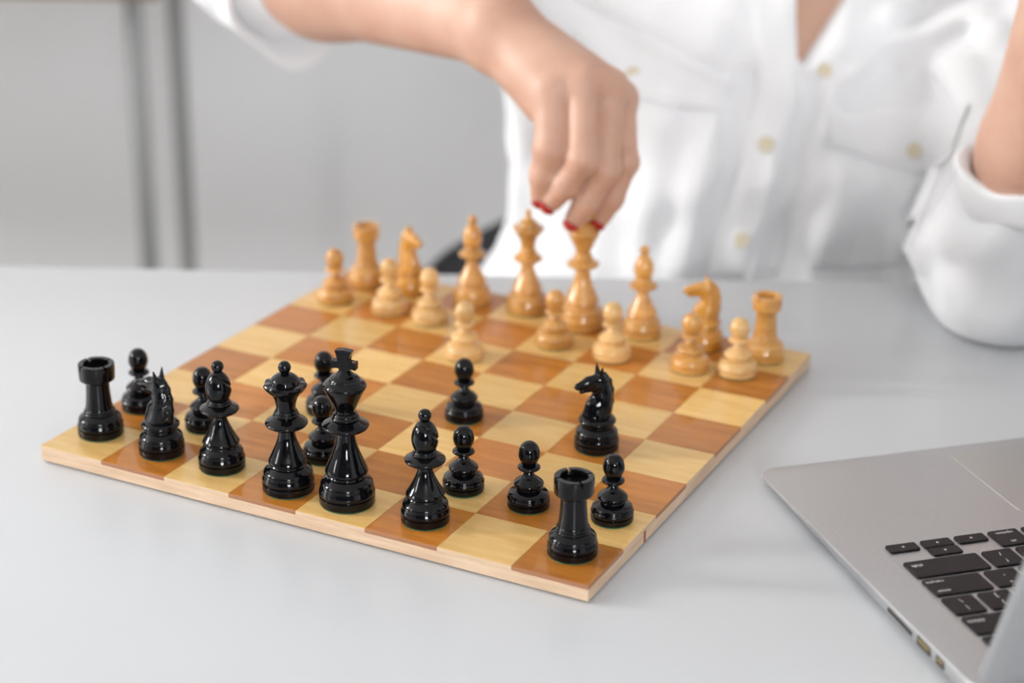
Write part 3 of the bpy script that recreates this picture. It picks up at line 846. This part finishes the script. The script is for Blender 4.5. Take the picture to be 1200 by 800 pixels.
# clothes are tested first because the shirt reuses the body volume
folds = []
def shirt_sdf(p, with_folds=True):
    p = p.astype(np.float32)
    x, y, z = p[:, 0], p[:, 1], p[:, 2]
    d = torso_core(p, .011)
    # loose flare of the shirt towards the hem
    d = smin(d, el(p, (0.400, 0.560, 0.605), (.172, .155, .09)), .05)
    # sleeves
    d = smin(d, rc(p, SHR, ELR, .068, .056), .05)
    d = smin(d, rc(p, ELR, ELR.lerp(WRR, .10), .055, .052), .02)
    sl = rc(p, SHL, at(1180, 322, .262), .066, .047)
    sl = smin(sl, rc(p, at(1133, 288, .268), at(1188, 328, .242), .034, .043), .03)
    fa = (WRL - ELL).normalized(); cc = at(1207, 205, .228)
    fs = smax(rc(p, at(1185, 330, .245), at(1203, 240, .238), .042, .043), (p - A3(cc)) @ A3(fa), .006)
    sl = smin(sl, fs, .025)
    d = smin(d, sl, .035)
    if with_folds:
        for pts, r, k in folds:
            for a, b in zip(pts, pts[1:]):
                e = rc(p, a, b, abs(r), abs(r))
                d = smin(d, e, k) if r > 0 else smax(d, -e, k)
        wv = np.sin(x * 61 + np.sin(z * 37 + y * 20) * 1.7 + y * 31) * .0016 + np.sin(z * 83 + np.sin(x * 41) * 2.1 - y * 27) * .0011 + np.sin(x * 140 - z * 90 + y * 70 + np.sin(z * 60) * 1.5) * .0006
        d = d + wv
    # table edge keeps the cloth off the table
    d = np.maximum(d, TABLE + .0005 - z - np.maximum(0, (y - .34)) * 20)
    return d.astype(np.float32)

def hits(pix, f, tmax=2.6):
    """where the lines of sight through pixels meet an implicit surface"""
    dv = np.array([ray(*a) for a in pix], np.float32); o_ = np.array(CAM_LOC, np.float32)
    t_ = np.full(len(pix), 0.9, np.float32); live = np.ones(len(pix), bool)
    for _ in range(140):
        ix = np.nonzero(live)[0]
        if not len(ix): break
        sd = f(o_ + dv[ix] * t_[ix, None])
        live[ix[(sd < 0.0003) | (t_[ix] > tmax)]] = False
        t_[ix] += np.where(sd < 0.0003, 0, np.maximum(sd * .8, .0003))
    return [None if t_[k] > tmax else CAM_LOC + Vector(dv[k].tolist()) * float(t_[k]) for k in range(len(pix))]
def hit(px, py, f): return hits([(px, py)], f)[0]

fl = lambda p: shirt_sdf(p, False)
def fold(pix, r=.012, sink=.006, k=.016):
    pts = [h + ray(*a) * (sink if r > 0 else -sink) for a, h in zip(pix, hits(pix, fl)) if h is not None]
    if len(pts) > 1: folds.append((pts, r, k))
NEW = []
for pix in ([(950, 100), (985, 62), (1040, 22), (1100, -10)], [(958, 150), (1000, 100), (1060, 58), (1150, 20)], [(975, 118), (1030, 80), (1100, 55), (1165, 45)],
            [(700, -5), (760, 30), (830, 60), (872, 95)], [(640, 20), (700, 60), (770, 140)],
            [(775, 140), (765, 220), (752, 320)], [(835, 150), (815, 230), (790, 325)], [(935, 120), (918, 200), (890, 320)],
            [(985, 210), (965, 270), (950, 325)], [(1060, 215), (1058, 270), (1050, 322)], [(615, 60), (622, 150), (612, 250)], [(1105, 60), (1130, 95), (1142, 130)],
            [(1130, 170), (1095, 240), (1085, 285)], [(1140, 200), (1120, 260), (1150, 300)], [(1085, 290), (1130, 278), (1165, 282)]):
    fold(pix, .010, .0055, .014)
for pix in ([(880, 90), (862, 180), (830, 320)], [(948, 100), (935, 200), (905, 325)], [(1000, 120), (1050, 75), (1130, 40)]):
    fold(pix, -.010, .006, .010)

# V opening of the shirt
vb = hit(936, 88, fl)
VTL = hit(934, -25, fl); VTR = hit(1012, -30, fl)
def plane_of(a, b, toward):
    """vertical cutting plane holding a, b and the viewing depth; positive on the side of 'toward'"""
    n = (b - a).cross(Vector((0, 1, 0.05))).normalized()
    if (toward - a).dot(n) < 0: n = -n
    return np.array(n, np.float32), np.array(a, np.float32)
mid_v = (VTL + VTR) / 2
pl1 = plane_of(vb, VTL, mid_v); pl2 = plane_of(vb, VTR, mid_v)
def v_cut(p):
    a = (p - pl1[1]) @ pl1[0]; b = (p - pl2[1]) @ pl2[0]
    c = .60 - p[:, 1]                      # only the front
    zt = p[:, 2]
    return smin(smin(a, b, .008), c, .01) # positive inside the wedge
def shirt_final(p):
    d = shirt_sdf(p)
    d = smax(d, v_cut(p), .006)
    # neck hole
    d = smax(d, -rc(p.astype(np.float32), NECK - Vector((0, 0, .02)), NECK + Vector((0, -.02, .2)), .075, .11), .01)
    return d.astype(np.float32)

body = ppart('body', sdf_mesh(body_sdf, (0.0, 0.06, 0.47), (0.80, 0.75, 1.28), .0024), M['skin'])
shirt = ppart('shirt', sdf_mesh(shirt_final, (-0.02, 0.18, 0.46), (0.80, 0.78, 1.08), .0036, slack=1.8), M['shirt'])
def spart(name, me, mat, parent=shirt, smooth=179):
    return ppart(name, me, mat, parent, smooth)

# strips and patches of cloth laid on the shirt front
def patch(name, grid, lift, thick, mat=M['shirt'], f=None):
    f = f or shirt_sdf
    bm = bmesh.new(); rows_ = []; back = []
    nr, nc = len(grid), len(grid[0])
    H = hits([q for row in grid for q in row], f)
    for r in range(nr):
        a, b = [], []
        for c in range(nc):
            h = H[r * nc + c]
            if h is None: return None
            dv = ray(*grid[r][c])
            edge = min(r, nr - 1 - r, c, nc - 1 - c)
            a.append(bm.verts.new(h - dv * (lift if edge > 0 else lift * .55))); b.append(bm.verts.new(h + dv * thick))
        rows_.append(a); back.append(b)
    for r in range(nr - 1):
        for c in range(nc - 1):
            bm.faces.new((rows_[r][c], rows_[r][c + 1], rows_[r + 1][c + 1], rows_[r + 1][c]))
            bm.faces.new((back[r][c], back[r + 1][c], back[r + 1][c + 1], back[r][c + 1]))
    for r in range(nr - 1):
        bm.faces.new((rows_[r][0], rows_[r + 1][0], back[r + 1][0], back[r][0]))
        bm.faces.new((rows_[r][-1], back[r][-1], back[r + 1][-1], rows_[r + 1][-1]))
    for c in range(nc - 1):
        bm.faces.new((rows_[0][c], back[0][c], back[0][c + 1], rows_[0][c + 1]))
        bm.faces.new((rows_[-1][c], rows_[-1][c + 1], back[-1][c + 1], back[-1][c]))
    return spart(name, bm_mesh(bm), mat, shirt, 60)
def lerp2(a, b, t_): return (a[0] + (b[0] - a[0]) * t_, a[1] + (b[1] - a[1]) * t_)
def poly_at(pl, t_):
    L = [math.dist(a, b) for a, b in zip(pl, pl[1:])]; T = sum(L) * t_
    for a, b, l_ in zip(pl, pl[1:], L):
        if T <= l_ or (a, b) == (pl[-2], pl[-1]): return lerp2(a, b, min(1, T / l_))
        T -= l_
def strip(name, left, right, nr, nc, lift, thick=.004):
    g = [[lerp2(poly_at(left, r / (nr - 1)), poly_at(right, r / (nr - 1)), c / (nc - 1)) for c in range(nc)] for r in range(nr)]
    return patch(name, g, lift, thick)
strip('placket', [(880, -12), (886, 60), (884, 110), (868, 180), (848, 250), (826, 326)], [(930, -12), (934, 60), (934, 100), (916, 180), (894, 250), (868, 326)], 34, 9, .0032)
g1 = [[lerp2(poly_at([(662, 2), (760, 42), (862, 98)], c / 15), poly_at([(684, 84), (742, 112), (800, 128), (846, 130)], c / 15), r / 9) for c in range(16)] for r in range(10)]
patch('pocket_flap', g1, .006, .004)
g2 = [[lerp2(poly_at([(970, 128), (1050, 118), (1134, 121)], c / 15), poly_at([(974, 172), (1028, 190), (1086, 207), (1112, 184)], c / 15), r / 9) for c in range(16)] for r in range(10)]
patch('pocket_flap', g2, .006, .004)
g3 = [[lerp2(poly_at([(690, 100), (770, 122), (840, 130)], c / 13), poly_at([(690, 318), (750, 318), (800, 318)], c / 13), r / 13) for c in range(14)] for r in range(14)]
patch('pocket', g3, .0018, .004)
g4 = [[lerp2(poly_at([(980, 170), (1080, 190), (1112, 175)], c / 13), poly_at([(948, 316), (1010, 316), (1058, 312)], c / 13), r / 13) for c in range(14)] for r in range(14)]
patch('pocket', g4, .0018, .004)
for bx_, by_, br in ((898, 168, .0058), (869, 280, .0056), (742, 86, .0058), (1072, 175, .0058), (967, 81, .0052)):
    h = hit(bx_, by_, shirt_sdf)
    if h is None: continue
    nrm = -ray(bx_, by_) + Vector((0, 0, -.15)); nrm.normalize()
    me = lathe([[(0, -1), (br * 1000, -1)], [(br * 1000, -1), (br * 1000, .6), (br * 850, 1.2)], [(br * 850, 1.2), (br * 700, .8)], [(br * 700, .8), (0, .8)]], 28)
    o = spart('button', me, M['button'])
    o.location = h + nrm * .0055; o.rotation_euler = nrm.to_track_quat('Z', 'Y').to_euler()

# rolled cuffs
def cuff(c0, axis, r0, r1, length, th, seed, droop=Vector((0, 0, 0))):
    ax = Vector(axis).normalized(); a = ax.cross(Vector((0, 0, 1))).normalized(); b = ax.cross(a)
    bm = bmesh.new(); n = 56; rings = []
    prof = [(0, 0, -1), (.0, .25, 1), (.0, .9, 1.5), (.4, 1.0, 1.3), (1.0, .9, 1.5), (1.02, .2, .8), (.95, -.3, -.6), (.5, -.2, -1.0)]
    for s, lv, tk in prof:
        ring = []
        for k in range(n):
            t_ = 2 * math.pi * k / n
            rr = r0 + (r1 - r0) * s + tk * th * .5
            rr += .0035 * math.sin(3 * t_ + seed) + .002 * math.sin(7 * t_ + seed * 2 + s * 3)
            dirv = a * math.cos(t_) + b * math.sin(t_)
            dd = max(0.0, -dirv.z)
            ring.append(bm.verts.new(c0 + ax * (length * s + .004 * math.sin(4 * t_ + seed)) + dirv * rr + droop * (dd ** 3) * s))
        rings.append(ring)
    for q in range(len(rings)):
        r0_, r1_ = rings[q], rings[(q + 1) % len(rings)]
        for k in range(n): bm.faces.new((r0_[k], r0_[(k + 1) % n], r1_[(k + 1) % n], r1_[k]))
    o = spart('cuff', bm_mesh(bm), M['shirt'])
    md = o.modifiers.new('round', 'SUBSURF'); md.levels = 1; md.render_levels = 1
    return o
fdr = (WRR - ELR).normalized()
cuff(ELR + fdr * .004, fdr, .050, .055, .036, .008, 0.6, Vector((0.004, 0, -.022)))
fdl = (WRL - ELL).normalized()
cuff(at(1206, 232, .232), fdl, .040, .043, .024, .010, 2.2, Vector((0, 0, 0)))

# collar lapels beside the opening
def lapel(pts, name='collar'):
    bm = bmesh.new(); f_, b_ = [], []
    for q in pts:
        h = hit(q[0], q[1], shirt_sdf)
        if h is None: return
        f_.append(bm.verts.new(h - ray(*q) * .006)); b_.append(bm.verts.new(h - ray(*q) * .003))
    n = len(pts)
    bm.faces.new(f_); bm.faces.new(b_[::-1])
    for k in range(n): bm.faces.new((f_[k], b_[k], b_[(k + 1) % n], f_[(k + 1) % n]))
    spart(name, bm_mesh(bm), M['shirt'], shirt, 30)
bm = bmesh.new(); n = 40; rings = []
for (r_, dz, dy) in ((.074, -.012, 0), (.080, .022, .004), (.083, .026, .004), (.094, -.012, -.002), (.090, -.014, -.002), (.079, .016, .002)):
    ring = []
    for k in range(n + 1):
        t_ = R_(-62 + (304) * k / n)         # open at the throat (towards -y)
        ring.append(bm.verts.new(NECK + Vector((r_ * math.cos(t_), r_ * .9 * math.sin(t_) + dy, dz + .006 + .03 * math.sin(t_)))))
    rings.append(ring)
for q in range(len(rings)):
    r0_, r1_ = rings[q], rings[(q + 1) % len(rings)]
    for k in range(n): bm.faces.new((r0_[k], r0_[k + 1], r1_[k + 1], r1_[k]))
bm.faces.new([r[0] for r in rings]); bm.faces.new([r[-1] for r in rings][::-1])
spart('collar', bm_mesh(bm), M['shirt'], shirt, 50)

# red finger nails
def nail(tip, prev, r, hint, sw=.0060, sl_=.0058):
    d = (tip - prev).normalized(); nv = (hint - d * hint.dot(d)).normalized(); s = d.cross(nv)
    bm = bmesh.new(); bmesh.ops.create_uvsphere(bm, u_segments=20, v_segments=12, radius=1.0)
    c = tip + d * (r * .62) + nv * (r * .62)
    nd = (d * .74 - nv * .67).normalized(); nn_ = s.cross(nd).normalized()
    if nn_.dot(nv) < 0: nn_ = -nn_
    for v in bm.verts:
        q = v.co.copy()
        bend = -0.35 * q.x * q.x
        v.co = c + s * (q.x * sw) + nd * (q.y * sl_) + nn_ * ((q.z * .42 + bend + .25) * .0048)
    o = ppart('fingernail', bm_mesh(bm), M['nail'], body)
    o['label'] = 'red polished fingernail'
for k in range(4):
    nail(FING[k][3], FING[k][2], FRAD[k][3], -CAM_F)
nail(THUMB[3], THUMB[2], .0082, Vector((.2, 1, .2)))
# face
for s in (-1, 1):
    c = HEAD + Vector((s * .031, -.0675, .004))
    bm = bmesh.new(); bmesh.ops.create_uvsphere(bm, u_segments=20, v_segments=14, radius=.0125, matrix=Matrix.Translation(c))
    e_ = ppart('eye', bm_mesh(bm), M['eye'], body)
    bm = bmesh.new(); bmesh.ops.create_uvsphere(bm, u_segments=16, v_segments=10, radius=.0056, matrix=Matrix.Translation(c + Vector((0, -.0076, -.001))))
    ppart('iris', bm_mesh(bm), M['iris'], body)
bm = bmesh.new(); tube(bm, [HEAD + Vector((x_, -.083 - .004 * math.cos(x_ * 70), -.062)) for x_ in (-.021, -.014, -.007, 0, .007, .014, .021)], [.001, .0045, .0058, .005, .0058, .0045, .001], 10)
ppart('mouth', bm_mesh(bm), M['lip'], body)
def hair_sdf(p):
    p = p.astype(np.float32)
    d = el(p, HEAD + Vector((0, .026, .028)), (.084, .098, .104))
    d = smin(d, rc(p, HEAD + Vector((0, .075, .02)), HEAD + Vector((.0, .10, -.17)), .06, .05), .05)
    d = smin(d, rc(p, HEAD + Vector((.06, .03, .02)), HEAD + Vector((.075, .05, -.14)), .025, .022), .03)
    d = smin(d, rc(p, HEAD + Vector((-.06, .03, .02)), HEAD + Vector((-.075, .05, -.14)), .025, .022), .03)
    face = el(p, HEAD + Vector((0, -.085, -.03)), (.062, .075, .088))
    d = smax(d, -face, .012)
    return (d + .0008 * np.sin(p[:, 0] * 420 + np.sin(p[:, 2] * 40) * 2)).astype(np.float32)
ppart('hair', sdf_mesh(hair_sdf, HEAD - Vector((.14, .14, .24)), HEAD + Vector((.14, .20, .15)), .004), M['hair'])
# trousers and shoes
KNR = Vector((.33, .17, .53)); KNL = Vector((.52, .19, .53)); FTR = Vector((.30, .27, .10)); FTL = Vector((.54, .30, .10))
def trouser_sdf(p):
    p = p.astype(np.float32)
    d = el(p, (0.405, 0.585, 0.565), (.190, .15, .115))
    for h_, kn, ft in ((Vector((.33, .56, .545)), KNR, FTR), (Vector((.49, .56, .545)), KNL, FTL)):
        d = smin(d, rc(p, h_, kn, .085, .062), .03)
        d = smin(d, rc(p, kn, ft, .062, .048), .02)
    return d.astype(np.float32)
ppart('trousers', sdf_mesh(trouser_sdf, (.1, .05, .04), (.75, .80, .72), .007), M['jeans'])
for ft in (FTR, FTL):
    def shoe(p, ft=ft):
        p = p.astype(np.float32)
        d = rc(p, (ft.x, ft.y + .03, .045), (ft.x, ft.y - .14, .034), .042, .032)
        return smax(d, .001 - p[:, 2], .004).astype(np.float32)
    ppart('shoe', sdf_mesh(shoe, (ft.x - .06, ft.y - .2, -.01), (ft.x + .06, ft.y + .1, .11), .005), M['rubber'])

# ------------------------------------------------------------------ chair behind the person
ch = tag(empty('chair', (0.398, 0.62, 0)), 'dark grey shell chair behind the seated person', 'chair')
def chair_shell():
    bm = bmesh.new(); nu, nv_ = 28, 22; F_, B_ = [], []
    for iv in range(nv_ + 1):
        v_ = iv / nv_                                  # 0 seat front .. 1 top of back
        a, b = [], []
        for iu in range(nu + 1):
            u_ = -1 + 2 * iu / nu
            if v_ < .5:
                q = v_ / .5; y = -.22 + .40 * q; z = .445 - .012 * math.sin(q * math.pi); hw = .225
            else:
                q = (v_ - .5) / .5; y = .18 + .055 * q; z = .445 + .195 * q ** 1.05; hw = .272 - .062 * q ** 1.5
            rim = abs(u_) ** 4
            z += .03 * rim * (1 - abs(v_ - .45)) - (.05 * abs(u_) ** 3.0 if v_ > .5 else 0) * ((v_ - .5) * 2) ** 2
            y -= .09 * u_ * u_ * (max(0, v_ - .42) / .58) * 1.0
            a.append(bm.verts.new((u_ * hw, y, z))); b.append(bm.verts.new((u_ * hw * .985, y + .010, z - .008)))
        F_.append(a); B_.append(b)
    for r in range(nv_):
        for c in range(nu):
            bm.faces.new((F_[r][c], F_[r][c + 1], F_[r + 1][c + 1], F_[r + 1][c])); bm.faces.new((B_[r][c], B_[r + 1][c], B_[r + 1][c + 1], B_[r][c + 1]))
    for r in range(nv_):
        bm.faces.new((F_[r][0], F_[r + 1][0], B_[r + 1][0], B_[r][0])); bm.faces.new((F_[r][-1], B_[r][-1], B_[r + 1][-1], F_[r + 1][-1]))
    for c in range(nu):
        bm.faces.new((F_[0][c], B_[0][c], B_[0][c + 1], F_[0][c + 1])); bm.faces.new((F_[-1][c], F_[-1][c + 1], B_[-1][c + 1], B_[-1][c]))
    return bm_mesh(bm)
link('seat_shell', chair_shell(), M['shell'], ch, 50)
for sx in (-1, 1):
    for sy in (-1, 1):
        bm = bmesh.new(); tube(bm, [(sx * .14, sy * .12, .435), (sx * .21, sy * .20, 0)], [.014, .010], 12)
        link('leg', bm_mesh(bm), M['steel'], ch, 40)

# ------------------------------------------------------------------ desk with steel legs by the wall
fl1 = at(162, 100, 1.15); fl2 = at(210, 100, 1.45)
dk = tag(empty('desk', (fl2.x, 1.3, 0)), 'wooden-topped desk on square grey steel legs by the wall', 'desk')
def dleg(px_, py_):
    box_obj('leg', (px_ - fl2.x - .009, px_ - fl2.x + .009, py_ - 1.3 - .009, py_ - 1.3 + .009, 0, .776), M['steel'], dk, .002)
dleg(fl1.x, 1.15); dleg(fl2.x, 1.45); dleg(fl1.x - 1.05, 1.15); dleg(fl2.x - 1.05, 1.45)
box_obj('desk_top', (-1.20, .05, -.20, .26, .775, .800), M['brown'], dk, .002)
